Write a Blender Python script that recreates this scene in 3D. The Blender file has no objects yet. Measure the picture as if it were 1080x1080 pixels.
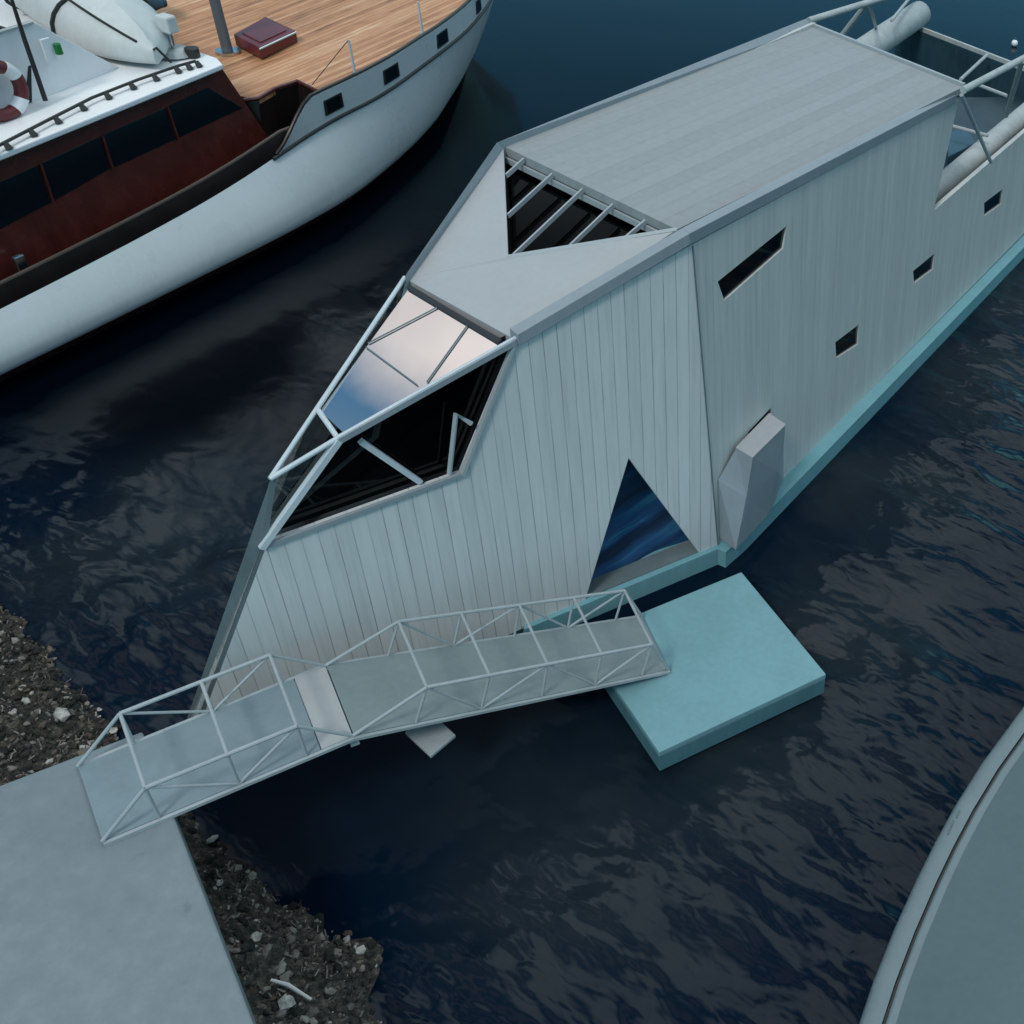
import bpy, bmesh, math, random
import numpy as np
from mathutils import Vector, Matrix, noise
from mathutils.geometry import tessellate_polygon
random.seed(7)
R = math.radians
scn = bpy.context.scene
COL = scn.collection

# ---------------------------------------------------------------- camera (solved from the photograph's vanishing points)
F_PX, CX, CY, H = 1222.5, 960.0, 540.0, 16.0          # focal length and principal point in photo pixels, height in metres
pit, rol = R(39.47), R(-8.66)
fw = np.array([0, math.cos(pit), -math.sin(pit)]); rt = np.array([1., 0, 0]); dn = np.cross(fw, rt)
c_, s_ = math.cos(rol), math.sin(rol)
RT = c_*rt + s_*dn; DN = -s_*rt + c_*dn
MV = np.array([RT, DN, fw]); CAM = np.array([0, 0, H])

def ray(x, y): return MV.T @ np.array([(x-CX)/F_PX, (y-CY)/F_PX, 1.0])
def at(x, y, z=0.0):                                    # the point of the photo pixel at a known height
    d = ray(x, y); return Vector(CAM + d*(z-H)/d[2])
def onplane(x, y, p, n):                                # ... on a known plane
    d = ray(x, y); n = np.array(n); return Vector(CAM + d*(np.dot(np.array(p)-CAM, n)/np.dot(d, n)))

cd = bpy.data.cameras.new('camera'); cam = bpy.data.objects.new('camera', cd); COL.objects.link(cam)
cd.sensor_width = 36; cd.sensor_fit = 'HORIZONTAL'; cd.lens = F_PX/1080*36
cd.shift_x = (540-CX)/1080; cd.shift_y = 0; cd.clip_end = 20000; cd.clip_start = .1
mw = Matrix.Identity(4)
for i in range(3):
    mw[i][0] = RT[i]; mw[i][1] = -DN[i]; mw[i][2] = -fw[i]; mw[i][3] = CAM[i]
cam.matrix_world = mw
scn.camera = cam

# ---------------------------------------------------------------- mesh helpers
class MB:
    def __init__(s): s.v = []; s.f = []
    def add(s, vs, fs):
        o = len(s.v); s.v += [Vector(v) for v in vs]; s.f += [[i+o for i in f] for f in fs]; return s
    def poly(s, pts): return s.add(pts, [list(range(len(pts)))])
    def slab(s, loops, vec):
        """a flat or gently warped polygon with holes, given a thickness along vec"""
        loops = [[Vector(p) for p in l] for l in loops]; vec = Vector(vec)
        tri = tessellate_polygon(loops); flat = [p for l in loops for p in l]; n = len(flat)
        s.add(flat+[p+vec for p in flat], [list(t) for t in tri]+[[i+n for i in reversed(t)] for t in tri])
        k = 0; base = len(s.v)-2*n
        for l in loops:
            m = len(l)
            for i in range(m):
                a, b = k+i, k+(i+1) % m
                s.f.append([base+a, base+b, base+b+n, base+a+n])
            k += m
        return s
    def bar(s, p, q, w=.05, h=.05, up=(0, 0, 1)):
        p, q, up = Vector(p), Vector(q), Vector(up); d = (q-p).normalized()
        x = d.cross(up)
        if x.length < 1e-4: x = d.cross(Vector((1, 0, 0)))
        x.normalize(); y = x.cross(d).normalized(); x *= w/2; y *= h/2
        vs = [p-x-y, p+x-y, p+x+y, p-x+y, q-x-y, q+x-y, q+x+y, q-x+y]
        return s.add(vs, [[0, 3, 2, 1], [4, 5, 6, 7], [0, 1, 5, 4], [1, 2, 6, 5], [2, 3, 7, 6], [3, 0, 4, 7]])
    def tube(s, pts, r, n=10, cap=True):
        pts = [Vector(p) for p in pts]; rs = r if isinstance(r, (list, tuple)) else [r]*len(pts)
        rings = []; ref = None
        for i, p in enumerate(pts):
            d = (pts[min(i+1, len(pts)-1)]-pts[max(i-1, 0)]).normalized()
            if ref is None: ref = d.orthogonal().normalized()
            x = (ref-d*ref.dot(d)).normalized(); ref = x; y = d.cross(x)
            rings.append([p+(x*math.cos(a)+y*math.sin(a))*rs[i] for a in [2*math.pi*k/n for k in range(n)]])
        return s.loft(rings, closed=True, cap=cap)
    def loft(s, rings, closed=False, cap=False):
        n = len(rings[0]); o = len(s.v); s.v += [Vector(p) for r in rings for p in r]
        for i in range(len(rings)-1):
            for j in range(n if closed else n-1):
                k = (j+1) % n
                s.f.append([o+i*n+j, o+i*n+k, o+(i+1)*n+k, o+(i+1)*n+j])
        if cap:
            s.f.append([o+j for j in reversed(range(n))]); s.f.append([o+(len(rings)-1)*n+j for j in range(n)])
        return s
    def build(s, name, mat, parent=None, smooth=False, bevel=0, label=None):
        base = Vector((0, 0, 0))
        if parent is not None:
            r = parent
            while r.parent: r = r.parent
            base = Vector(r.location)
        me = bpy.data.meshes.new(name); me.from_pydata([v-base for v in s.v], [], s.f)
        bm = bmesh.new(); bm.from_mesh(me); bmesh.ops.remove_doubles(bm, verts=bm.verts, dist=1e-5)
        bmesh.ops.recalc_face_normals(bm, faces=bm.faces); bm.to_mesh(me); bm.free()
        o = bpy.data.objects.new(name, me); COL.objects.link(o)
        me.materials.append(mat)
        if smooth:
            me.polygons.foreach_set('use_smooth', [True]*len(me.polygons))
            try: me.set_sharp_from_angle(angle=R(42))
            except Exception: pass
        if bevel:
            b = o.modifiers.new('bevel', 'BEVEL'); b.width = bevel; b.segments = 2; b.limit_method = 'ANGLE'
        if parent is not None: o.parent = parent
        if label: o['label'] = label
        return o
def tag(o, label=None, cat=None, group=None, kind=None):
    if label: o['label'] = label
    if cat: o['category'] = cat
    if group: o['group'] = group
    if kind: o['kind'] = kind
    return o
def empty(name, loc):
    o = bpy.data.objects.new(name, None); o.empty_display_size = .3; o.location = loc; COL.objects.link(o); return o
def mid(a, b, t=.5): return Vector(a)*(1-t)+Vector(b)*t
V = Vector

# ---------------------------------------------------------------- materials
def mat(name, col, rough=.5, metal=0, spec=.5):
    m = bpy.data.materials.new(name); m.use_nodes = True
    p = m.node_tree.nodes['Principled BSDF']
    p.inputs['Base Color'].default_value = (*col, 1); p.inputs['Roughness'].default_value = rough
    p.inputs['Metallic'].default_value = metal; p.inputs['Specular IOR Level'].default_value = spec
    return m
class NT:
    def __init__(s, m): s.t = m.node_tree; s.p = s.t.nodes.get('Principled BSDF')
    def n(s, typ, **kw):
        nd = s.t.nodes.new(typ)
        for k, v in kw.items():
            if k in nd.inputs.keys(): nd.inputs[k].default_value = v
            else: setattr(nd, k, v)
        return nd
    def l(s, a, b): s.t.links.new(a, b)
    def pos(s): return s.n('ShaderNodeNewGeometry').outputs['Position']
    def math(s, op, a, b=None):
        nd = s.n('ShaderNodeMath', operation=op)
        for i, v in enumerate((a, b)):
            if v is None: continue
            if isinstance(v, (int, float)): nd.inputs[i].default_value = v
            else: s.l(v, nd.inputs[i])
        return nd.outputs[0]
    def dot(s, a, vec):
        nd = s.n('ShaderNodeVectorMath', operation='DOT_PRODUCT'); s.l(a, nd.inputs[0]); nd.inputs[1].default_value = vec
        return nd.outputs['Value']
    def noise(s, vec, scale, detail=4, rough=.55):
        nd = s.n('ShaderNodeTexNoise', Scale=scale, Detail=detail, Roughness=rough); s.l(vec, nd.inputs['Vector']); return nd.outputs['Fac']
    def scl(s, vec, k):
        nd = s.n('ShaderNodeVectorMath', operation='MULTIPLY'); s.l(vec, nd.inputs[0]); nd.inputs[1].default_value = k; return nd.outputs[0]
    def ramp(s, fac, stops):
        nd = s.n('ShaderNodeValToRGB'); s.l(fac, nd.inputs[0]); e = nd.color_ramp.elements
        while len(e) < len(stops): e.new(.5)
        for el, (p, c) in zip(e, stops):
            el.position = p; el.color = (*c, 1) if len(c) == 3 else c
        return nd.outputs['Color']
    def g(s, v): return (v, v, v)
    def mixc(s, fac, a, b, mode='MIX'):
        nd = s.n('ShaderNodeMix', data_type='RGBA', blend_type=mode)
        for sock, v in ((nd.inputs[0], fac), (nd.inputs[6], a), (nd.inputs[7], b)):
            if isinstance(v, (int, float)): sock.default_value = v
            elif isinstance(v, tuple): sock.default_value = (*v, 1)
            else: s.l(v, sock)
        return nd.outputs[2]
    def base(s, c): s.l(c, s.p.inputs['Base Color'])
    def bump(s, h, strength=.3, dist=.02):
        nd = s.n('ShaderNodeBump', Strength=strength, Distance=dist); s.l(h, nd.inputs['Height']); s.l(nd.outputs[0], s.p.inputs['Normal'])
        return nd

def painted(name, col, rough=.5, amt=.18, scale=1.2, bump=.08, spec=.4):
    m = mat(name, col, rough, spec=spec); t = NT(m); p = t.pos()
    n1 = t.noise(p, scale, 6, .6); n2 = t.noise(t.scl(p, (6, 6, 1.0)), 1.5, 4)
    f = t.math('ADD', t.math('MULTIPLY', n1, .6), t.math('MULTIPLY', n2, .4))
    t.base(t.ramp(f, [(.3, tuple(c*(1-amt) for c in col)), (.7, tuple(min(1, c*(1+amt*.5)) for c in col))]))
    t.bump(t.noise(p, 40, 3), bump, .01)
    rr = t.n('ShaderNodeMapRange'); t.l(n1, rr.inputs[0]); rr.inputs[3].default_value = max(.05, rough-.1); rr.inputs[4].default_value = rough+.12
    t.l(rr.outputs[0], t.p.inputs['Roughness'])
    return m

def boarded(name, col, dirv, pitch, rough=.55, groove=.06, dark=.45, wob=.03, bump=.6, amt=.14, dirt=True):
    """painted boards: grooves every `pitch` metres along dirv, each board a slightly different tone"""
    m = mat(name, col, rough, spec=.35); t = NT(m); p = t.pos()
    u = t.math('MULTIPLY', t.dot(p, dirv), 1/pitch)
    w = t.math('MULTIPLY', t.math('SUBTRACT', t.noise(p, .9, 3), .5), wob*10)
    u = t.math('ADD', u, w)
    fr = t.math('FRACT', u); cell = t.math('FLOOR', u)
    d = t.math('ABSOLUTE', t.math('SUBTRACT', fr, .5))          # .5 at the groove
    gr = t.n('ShaderNodeMapRange', interpolation_type='SMOOTHSTEP'); t.l(d, gr.inputs[0])
    gr.inputs[1].default_value = .5-groove*1.6; gr.inputs[2].default_value = .5; gr.inputs[3].default_value = 0; gr.inputs[4].default_value = 1
    wn = t.n('ShaderNodeTexWhiteNoise', noise_dimensions='1D'); t.l(cell, wn.inputs['W'])
    fade = t.ramp(t.noise(t.scl(p, (1.5, 1.5, .5)), 1.6, 3), [(.35, (.25,)*3), (.62, (1,)*3)])
    g2 = t.math('MULTIPLY', gr.outputs[0], fade)
    tone = t.math('ADD', t.math('MULTIPLY', t.noise(t.scl(p, (5, 5, .7)), 1.2, 5, .6), .7), t.math('MULTIPLY', wn.outputs[0], .3))
    c = t.ramp(tone, [(.25, tuple(v*(1-amt*1.3) for v in col)), (.75, tuple(v*(1+amt*.6) for v in col))])
    if dirt:
        st = t.ramp(t.noise(t.scl(p, (9, 9, .35)), 1.0, 4, .7), [(.5, (1,)*3), (.8, (.82, .84, .84))])
        c = t.mixc(1.0, c, st, 'MULTIPLY')
    c = t.mixc(t.math('MULTIPLY', g2, dark), c, tuple(v*.25 for v in col))
    t.base(c)
    t.bump(t.math('SUBTRACT', t.math('MULTIPLY', t.noise(p, 30, 2), .12), gr.outputs[0]), bump, .018)
    return m

def thin_glass(name, tint, gloss=1.0, rough=.02, f0=.06):
    m = bpy.data.materials.new(name); m.use_nodes = True; t = NT(m); nt = m.node_tree
    nt.nodes.remove(t.p); out = nt.nodes['Material Output']
    tr = t.n('ShaderNodeBsdfTransparent'); tr.inputs[0].default_value = (*tint, 1)
    gl = t.n('ShaderNodeBsdfGlossy', Roughness=rough); gl.inputs[0].default_value = (gloss, gloss, gloss, 1)
    lw = t.n('ShaderNodeLayerWeight', Blend=.5)
    f = t.math('MULTIPLY', t.math('POWER', lw.outputs['Facing'], 4.0), 1-f0); f = t.math('ADD', f, f0)
    mx = t.n('ShaderNodeMixShader'); t.l(f, mx.inputs[0]); t.l(tr.outputs[0], mx.inputs[1]); t.l(gl.outputs[0], mx.inputs[2])
    t.l(mx.outputs[0], out.inputs['Surface'])
    return m

HULLC = (.36, .41, .435)
FD = V((.7056, .7086, 0))                       # front starboard wall direction
WD = V((.339, .941, 0))                         # rear starboard wall direction
M = {}
M['front_boards'] = boarded('white_boards_wide', (.55, .56, .55), FD, .232, groove=.032, dark=.75, wob=.006, bump=.3, amt=.08)
M['rear_boards'] = boarded('white_boards_narrow', (.49, .495, .475), WD, .2, groove=.05, dark=.22, wob=.006, bump=.15, amt=.08)
RD = V((-.394, -.919, 0)); RX = V((.919, -.394, 0))
M['roof'] = boarded('roof_sheets', (.262, .278, .282), RX, .33, groove=.08, dark=.10, wob=.012, bump=.25, amt=.1, dirt=False)
M['facet'] = painted('sloped_roof_paint', (.342, .349, .356), .45, .08, .7)
M['trim'] = painted('roof_trim', (.24, .275, .295), .45, .12)
M['white_tube'] = painted('white_tube', (.48, .53, .55), .4, .12)
M['stem'] = painted('stem_shade_grey', (.12, .155, .165), .55, .2)  # stem face's shade painted in; the same dark grey serves trims and bars
M['teal'] = painted('teal_pontoon', (.145, .315, .345), .55, .14, 1.5)
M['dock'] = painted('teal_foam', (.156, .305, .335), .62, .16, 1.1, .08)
M['side_shade'] = painted('shaded_teal_side', (.07, .18, .205), .5, .2, 1.5)  # dock sides, their shade painted in as a darker teal
M['grey_frame'] = painted('grey_frame', (.32, .35, .36), .4, .1)
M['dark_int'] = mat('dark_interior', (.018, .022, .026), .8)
M['aft'] = painted('aft_deck_blue', (.02, .05, .066), .45, .4)
M['floor_int'] = painted('interior_floor', (.045, .05, .055), .6, .3)
M['dark_glass'] = thin_glass('dark_glass', (.03, .04, .046), 1.0, .04, .022)
M['sky_glass'] = thin_glass('skylight_glass', (.02, .026, .03), .3, .05, .006)
M['bow_glass'] = thin_glass('bow_glass', (.72, .78, .78), 1.0, .02, .07)
M['nose_glass'] = thin_glass('reflective_glass', (.25, .28, .3), 1.0, .015, .80)
M['alu'] = painted('grey_aluminium', (.31, .345, .355), .42, .15, 3, spec=.5)
M['deck1'] = painted('gangway_deck_pale', (.17, .225, .243), .6, .14, 1.5)
M['deck2'] = painted('gangway_deck_grey', (.19, .235, .24), .6, .16, 1.5)
M['deck_sunlit'] = painted('gangway_deck_sunlit', (.34, .35, .35), .5, .08, 1.5)
M['pale_tube'] = painted('weathered_white_tube', (.36, .39, .385), .55, .25, 2)
M['gelcoat'] = painted('white_gelcoat', (.53, .58, .585), .28, .08, .5, .02, .5)
M['roofwhite'] = painted('coachroof_white', (.78, .78, .78), .4, .06, .8, .03)
M['bottom'] = mat('antifouling', (.05, .012, .015), .6)
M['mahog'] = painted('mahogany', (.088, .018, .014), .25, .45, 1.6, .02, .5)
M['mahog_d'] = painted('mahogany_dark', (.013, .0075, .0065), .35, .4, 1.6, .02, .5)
M['hatchred'] = painted('hatch_red', (.13, .02, .022), .3, .2)
M['black'] = mat('black_rubber', (.012, .013, .014), .5)
M['mastp'] = painted('mast_paint', (.11, .13, .145), .4, .15)
M['steel'] = mat('stainless', (.55, .57, .58), .25, 1)
M['win'] = mat('cabin_window', (.004, .007, .010), .08, 0, .3)
M['rubber'] = painted('dinghy_hypalon', (.52, .55, .54), .5, .14, 1.2)
M['rope'] = mat('dark_rope', (.015, .02, .02), .9)
M['ringred'] = mat('lifering_red', (.11, .012, .016), .5)
M['ringwhite'] = mat('lifering_white', (.75, .75, .75), .5)
M['green'] = mat('green_lens', (.015, .17, .035), .25)
M['blue'] = painted('blue_cover', (.03, .09, .13), .7, .3)
M['greyboat'] = painted('grey_boat_deck', (.078, .118, .126), .5, .14, .55, .03, .35)
M['greyrim'] = painted('grey_boat_rim', (.135, .178, .19), .45, .14, .8, .03, .35)
M['drift'] = mat('bleached_wood', (.55, .54, .50), .8)
M['reflection_sheet'] = mat('blue_reflection', (.02, .12, .28), .7)
M['soot'] = mat('wet_timber', (.004, .004, .004), .8, 0, .1)
M['cap'] = painted('worn_cap_rail', (.07, .05, .04), .5, .3)

# teak planks running fore and aft, with dark caulking and weathered patches
YH = V((.255, .967, 0)).normalized(); YN = V((YH.y, -YH.x, 0)); YO = V((-17.7, 26.57, 0))
def Y(s, t, z): return YO+YH*s+YN*t+V((0, 0, z))
m = mat('teak_planks', (.4, .22, .11), .55, spec=.3); t = NT(m); p = t.pos()
u = t.math('MULTIPLY', t.dot(p, YN), 1/.16); cell = t.math('FLOOR', u); fr = t.math('FRACT', u)
wn = t.n('ShaderNodeTexWhiteNoise', noise_dimensions='1D'); t.l(cell, wn.inputs['W'])
la = t.dot(p, YH); cmb = t.n('ShaderNodeCombineXYZ'); t.l(t.math('MULTIPLY', la, .55), cmb.inputs[0]); t.l(t.math('MULTIPLY', u, .9), cmb.inputs[1])
st = t.noise(cmb.outputs[0], 1.4, 5, .65); big = t.noise(p, .45, 3)
tone = t.math('ADD', t.math('ADD', t.math('MULTIPLY', st, .6), t.math('MULTIPLY', wn.outputs[0], .22)), t.math('MULTIPLY', big, .25))
c = t.ramp(tone, [(.32, (.16, .072, .04)), (.5, (.43, .205, .098)), (.64, (.54, .295, .155)), (.78, (.66, .46, .31))])
ln = t.math('GREATER_THAN', t.math('ABSOLUTE', t.math('SUBTRACT', fr, .5)), .465)
t.base(t.mixc(t.math('MULTIPLY', ln, .75), c, (.05, .025, .015))); t.bump(st, .15, .01)
M['teak'] = m

# quay concrete
m = mat('quay_concrete', (.2, .29, .33), .8, spec=.25); t = NT(m); p = t.pos()
n1 = t.noise(p, .7, 6, .6); n2 = t.noise(p, 4, 5, .65); n3 = t.noise(p, 60, 2)
f = t.math('ADD', t.math('MULTIPLY', n1, .55), t.math('MULTIPLY', n2, .45))
c = t.ramp(f, [(.3, (.138, .17, .183)), (.52, (.168, .202, .215)), (.72, (.212, .245, .256))])
spot = t.ramp(t.noise(p, 2.3, 3), [(.66, (1,)*3), (.74, (.8, .82, .83))])
t.base(t.mixc(1.0, c, spot, 'MULTIPLY')); t.bump(t.math('ADD', n3, t.math('MULTIPLY', n2, .6)), .25, .012)
M['quay'] = m

# dark weedy soil of the bank and the stones on it
m = mat('bank_soil', (.02, .02, .018), .9, spec=.2); t = NT(m); p = t.pos()
f = t.noise(p, 7, 9, .78)
t.base(t.ramp(f, [(.36, (.008, .009, .008)), (.46, (.034, .035, .031)), (.55, (.075, .065, .05)), (.62, (.15, .135, .115)), (.71, (.40, .38, .35))]))
t.bump(t.noise(p, 9, 8, .7), .9, .08)
M['bank'] = m
m = mat('rubble_stone', (.1, .1, .1), .85, spec=.3); t = NT(m); p = t.pos()
ge = t.n('ShaderNodeNewGeometry')
c = t.ramp(ge.outputs['Random Per Island'], [(0, (.010, .011, .010)), (.35, (.03, .031, .027)), (.6, (.075, .06, .047)), (.76, (.16, .14, .12)), (.94, (.27, .25, .22)), (1, (.46, .45, .42))])
t.base(t.mixc(.7, c, t.ramp(t.noise(p, 14, 5, .7), [(.3, (.3,)*3), (.7, (1,)*3)]), 'MULTIPLY')); t.bump(t.noise(p, 22, 5), .5, .03)
M['rubble'] = m
m = mat('pale_stone', (.4, .39, .37), .85, spec=.3); t = NT(m); p = t.pos()
t.base(t.ramp(t.noise(p, 9, 5, .7), [(.3, (.16, .155, .14)), (.65, (.46, .45, .42))])); t.bump(t.noise(p, 18, 5), .5, .03)
M['palestone'] = m

# water: almost black, slightly blue, with small wind ripples in patches
m = mat('harbour_water', (.012, .02, .026), .14, spec=.5); t = NT(m); p = t.pos()
t.p.inputs['IOR'].default_value = 1.21
q = t.n('ShaderNodeVectorRotate', rotation_type='Z_AXIS', Angle=R(28)); t.l(p, q.inputs['Vector'])
pa = t.scl(q.outputs[0], (.6, 1.05, 1))
w1 = t.n('ShaderNodeTexNoise', Scale=.95, Detail=2, Roughness=.45, Distortion=.35); t.l(pa, w1.inputs['Vector'])
w2 = t.n('ShaderNodeTexNoise', Scale=2.7, Detail=2, Roughness=.45, Distortion=.3); t.l(pa, w2.inputs['Vector'])
w0 = t.noise(p, .35, 2)
patch = t.ramp(t.noise(p, .13, 2, .4), [(.36, (.3,)*3), (.55, (1,)*3)])
sp = t.n('ShaderNodeSeparateXYZ'); t.l(p, sp.inputs[0])
calm = t.n('ShaderNodeMapRange', interpolation_type='SMOOTHSTEP'); t.l(sp.outputs[1], calm.inputs[0])   # the open basin is calmer than the wind-ruffled berth
for k_, v_ in ((1, 24), (2, 36), (3, 1), (4, .1)): calm.inputs[k_].default_value = v_
hgt = t.math('MULTIPLY', t.math('ADD', t.math('ADD', w1.outputs[0], t.math('MULTIPLY', w2.outputs[0], .18)), t.math('MULTIPLY', w0, .8)), t.math('MULTIPLY', patch, calm.outputs[0]))
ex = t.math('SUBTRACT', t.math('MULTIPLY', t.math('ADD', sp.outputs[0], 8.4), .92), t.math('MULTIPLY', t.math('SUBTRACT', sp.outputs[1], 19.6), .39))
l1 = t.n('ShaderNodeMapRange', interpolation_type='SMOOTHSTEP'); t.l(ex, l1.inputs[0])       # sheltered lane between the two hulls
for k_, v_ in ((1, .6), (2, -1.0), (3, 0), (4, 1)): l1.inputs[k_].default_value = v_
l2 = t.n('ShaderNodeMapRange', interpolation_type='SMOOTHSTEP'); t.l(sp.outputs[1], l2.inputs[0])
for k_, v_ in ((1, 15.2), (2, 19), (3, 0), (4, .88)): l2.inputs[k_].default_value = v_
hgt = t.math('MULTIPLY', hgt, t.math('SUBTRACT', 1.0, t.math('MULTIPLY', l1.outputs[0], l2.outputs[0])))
# water colour: sky sheen painted by dock and bow, shade painted in the lane
sheen_noise = t.noise(p, .45, 4, .55)
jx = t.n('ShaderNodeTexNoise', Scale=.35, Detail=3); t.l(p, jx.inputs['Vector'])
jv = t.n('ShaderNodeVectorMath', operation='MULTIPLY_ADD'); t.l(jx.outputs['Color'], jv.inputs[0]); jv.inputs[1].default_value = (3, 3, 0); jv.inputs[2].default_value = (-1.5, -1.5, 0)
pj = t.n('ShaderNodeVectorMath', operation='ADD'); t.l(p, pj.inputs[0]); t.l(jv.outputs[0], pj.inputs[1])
cloud_sheen = None
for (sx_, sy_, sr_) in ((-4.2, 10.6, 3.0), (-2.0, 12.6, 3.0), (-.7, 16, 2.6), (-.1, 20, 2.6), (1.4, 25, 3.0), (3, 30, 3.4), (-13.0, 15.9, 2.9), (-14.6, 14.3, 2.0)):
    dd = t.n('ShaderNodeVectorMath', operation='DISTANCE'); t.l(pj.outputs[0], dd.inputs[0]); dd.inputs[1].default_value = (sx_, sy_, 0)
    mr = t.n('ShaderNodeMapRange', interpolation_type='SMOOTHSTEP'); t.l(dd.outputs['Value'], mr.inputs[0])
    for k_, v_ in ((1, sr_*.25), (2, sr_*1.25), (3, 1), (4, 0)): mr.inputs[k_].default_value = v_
    cloud_sheen = mr.outputs[0] if cloud_sheen is None else t.math('MAXIMUM', cloud_sheen, mr.outputs[0])
cloud_sheen = t.math('MULTIPLY', cloud_sheen, t.ramp(sheen_noise, [(.3, (.45,)*3), (.6, (1,)*3)]))
lane_shade = t.mixc(t.math('MULTIPLY', l1.outputs[0], l2.outputs[0]), (.0008, .006, .0150), (.0003, .0008, .0022))
t.base(t.mixc(cloud_sheen, lane_shade, (.0105, .0172, .0225)))
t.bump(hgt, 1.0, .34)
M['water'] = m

# ---------------------------------------------------------------- setting
w = MB(); w.poly([(-3000, -600, 0), (3000, -600, 0), (3000, 6000, 0), (-3000, 6000, 0)])
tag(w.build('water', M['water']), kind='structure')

QZ = 2.2
a, b = at(150, 771, QZ), at(0, 828, QZ); c3, d4 = at(182, 857, QZ), at(268, 1080, QZ)
left_far = b+(b-a).normalized()*9; near = d4+(d4-c3).normalized()*6
far_near = left_far+(near-d4).normalized()*0+(d4-c3).normalized()*14
quay_poly = [a, left_far, far_near, near, c3]
qm = MB(); qm.slab([quay_poly], (0, 0, -.55))
nt_ = (a-b).normalized()
notch = at(147, 773, QZ)
tag(qm.build('quay', M['quay'], bevel=.03), kind='structure')

# bank: height follows the distance from the waterline
WL = [V((-30, 17, 0)), V((-20, 14.3, 0)), at(0, 640), at(60, 698), at(112, 760), at(150, 820), at(203, 872), at(300, 945), at(383, 1000), at(392, 1035), at(408, 1080), V((-4.9, 5.3, 0)), V((-3.5, 2.5, 0)), V((-1, -3, 0))]
def side_dist(x, y):
    best = 1e9; sg = 1
    for i in range(len(WL)-1):
        ax, ay = WL[i].x, WL[i].y; bx, by = WL[i+1].x-ax, WL[i+1].y-ay
        k = max(0, min(1, ((x-ax)*bx+(y-ay)*by)/(bx*bx+by*by)))
        dx, dy = x-ax-k*bx, y-ay-k*by; d = dx*dx+dy*dy
        if d < best: best = d; sg = 1 if (bx*(y-ay)-by*(x-ax)) < 0 else -1
    return sg*math.sqrt(best)
def bank_h(x, y):
    d = side_dist(x, y)
    h = min(.75*d, 1.0+.12*d) if d > 0 else .75*d
    h = min(h, 1.55)
    return h+.22*noise.fractal(V((x*1.3, y*1.3, 0)), 1.0, 2.0, 4)+.06*noise.noise(V((x*6, y*6, 3)))
bk = MB(); nx, ny = 200, 150; x0, x1, y0, y1 = -27, -2.5, -1.5, 16.5
for j in range(ny):
    for i in range(nx):
        x = x0+(x1-x0)*i/(nx-1); y = y0+(y1-y0)*j/(ny-1); bk.v.append(V((x, y, max(-1.5, bank_h(x, y)))))
for j in range(ny-1):
    for i in range(nx-1): bk.f.append([j*nx+i, j*nx+i+1, (j+1)*nx+i+1, (j+1)*nx+i])
tag(bk.build('rocky_bank', M['bank'], smooth=True), kind='structure')

ICO = None
def stone(mb, c, r, flat=.6, seed=0):
    global ICO
    if ICO is None:
        bm = bmesh.new(); bmesh.ops.create_icosphere(bm, subdivisions=1, radius=1); bm.verts.ensure_lookup_table()
        ICO = ([v.co.copy() for v in bm.verts], [[v.index for v in f.verts] for f in bm.faces]); bm.free()
    rot = Matrix.Rotation(random.uniform(0, 6.3), 3, 'Z') @ Matrix.Rotation(random.uniform(-.6, .6), 3, 'X')
    sx, sy, sz = r*random.uniform(.7, 1.5), r*random.uniform(.6, 1.1), r*flat*random.uniform(.7, 1.2)
    vs = []
    for v in ICO[0]:
        k = 1+.38*noise.noise(v*1.7+V((seed*3.1, seed*1.7, seed)))
        vs.append(V(c)+rot @ V((v.x*sx*k, v.y*sy*k, v.z*sz*k)))
    mb.add(vs, ICO[1])
def under_quay(x, y):
    n = len(quay_poly); ins = False
    for i in range(n):
        p, q2 = quay_poly[i], quay_poly[(i+1) % n]
        if (p.y > y) != (q2.y > y) and x < (q2.x-p.x)*(y-p.y)/(q2.y-p.y)+p.x: ins = not ins
    return ins
rb_ = MB(); k = 0; tries = 0
while k < 11000 and tries < 120000:
    tries += 1
    x = random.uniform(-21, -3.2); y = random.uniform(1.5, 14.5); d = side_dist(x, y)
    if d < -.12 or d > 4.5 or under_quay(x, y): continue
    r = .016+.07*random.random()**3.2
    stone(rb_, (x, y, bank_h(x, y)+r*.15), r, .6, k); k += 1
k = 0; tries = 0
while k < 3800 and tries < 90000:
    tries += 1
    x = random.uniform(-21, -3.2); y = random.uniform(1.5, 14.5); d = side_dist(x, y)
    if d < .05 or d > 4.5 or under_quay(x, y): continue
    a = random.gauss(2.2, .7); L_ = random.uniform(.03, .12); z = bank_h(x, y)+random.uniform(.0, .05)
    dv = V((math.cos(a)*L_, math.sin(a)*L_, random.uniform(-.04, .06))); w_ = random.uniform(.006, .016)
    rb_.bar((x, y, z), V((x, y, z))+dv, w_*1.5, w_); k += 1
tag(rb_.build('rubble', M['rubble']), kind='stuff')
tag(bpy.data.objects['rubble'], 'dark broken rubble covering the bank beside the quay', 'rubble')
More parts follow.
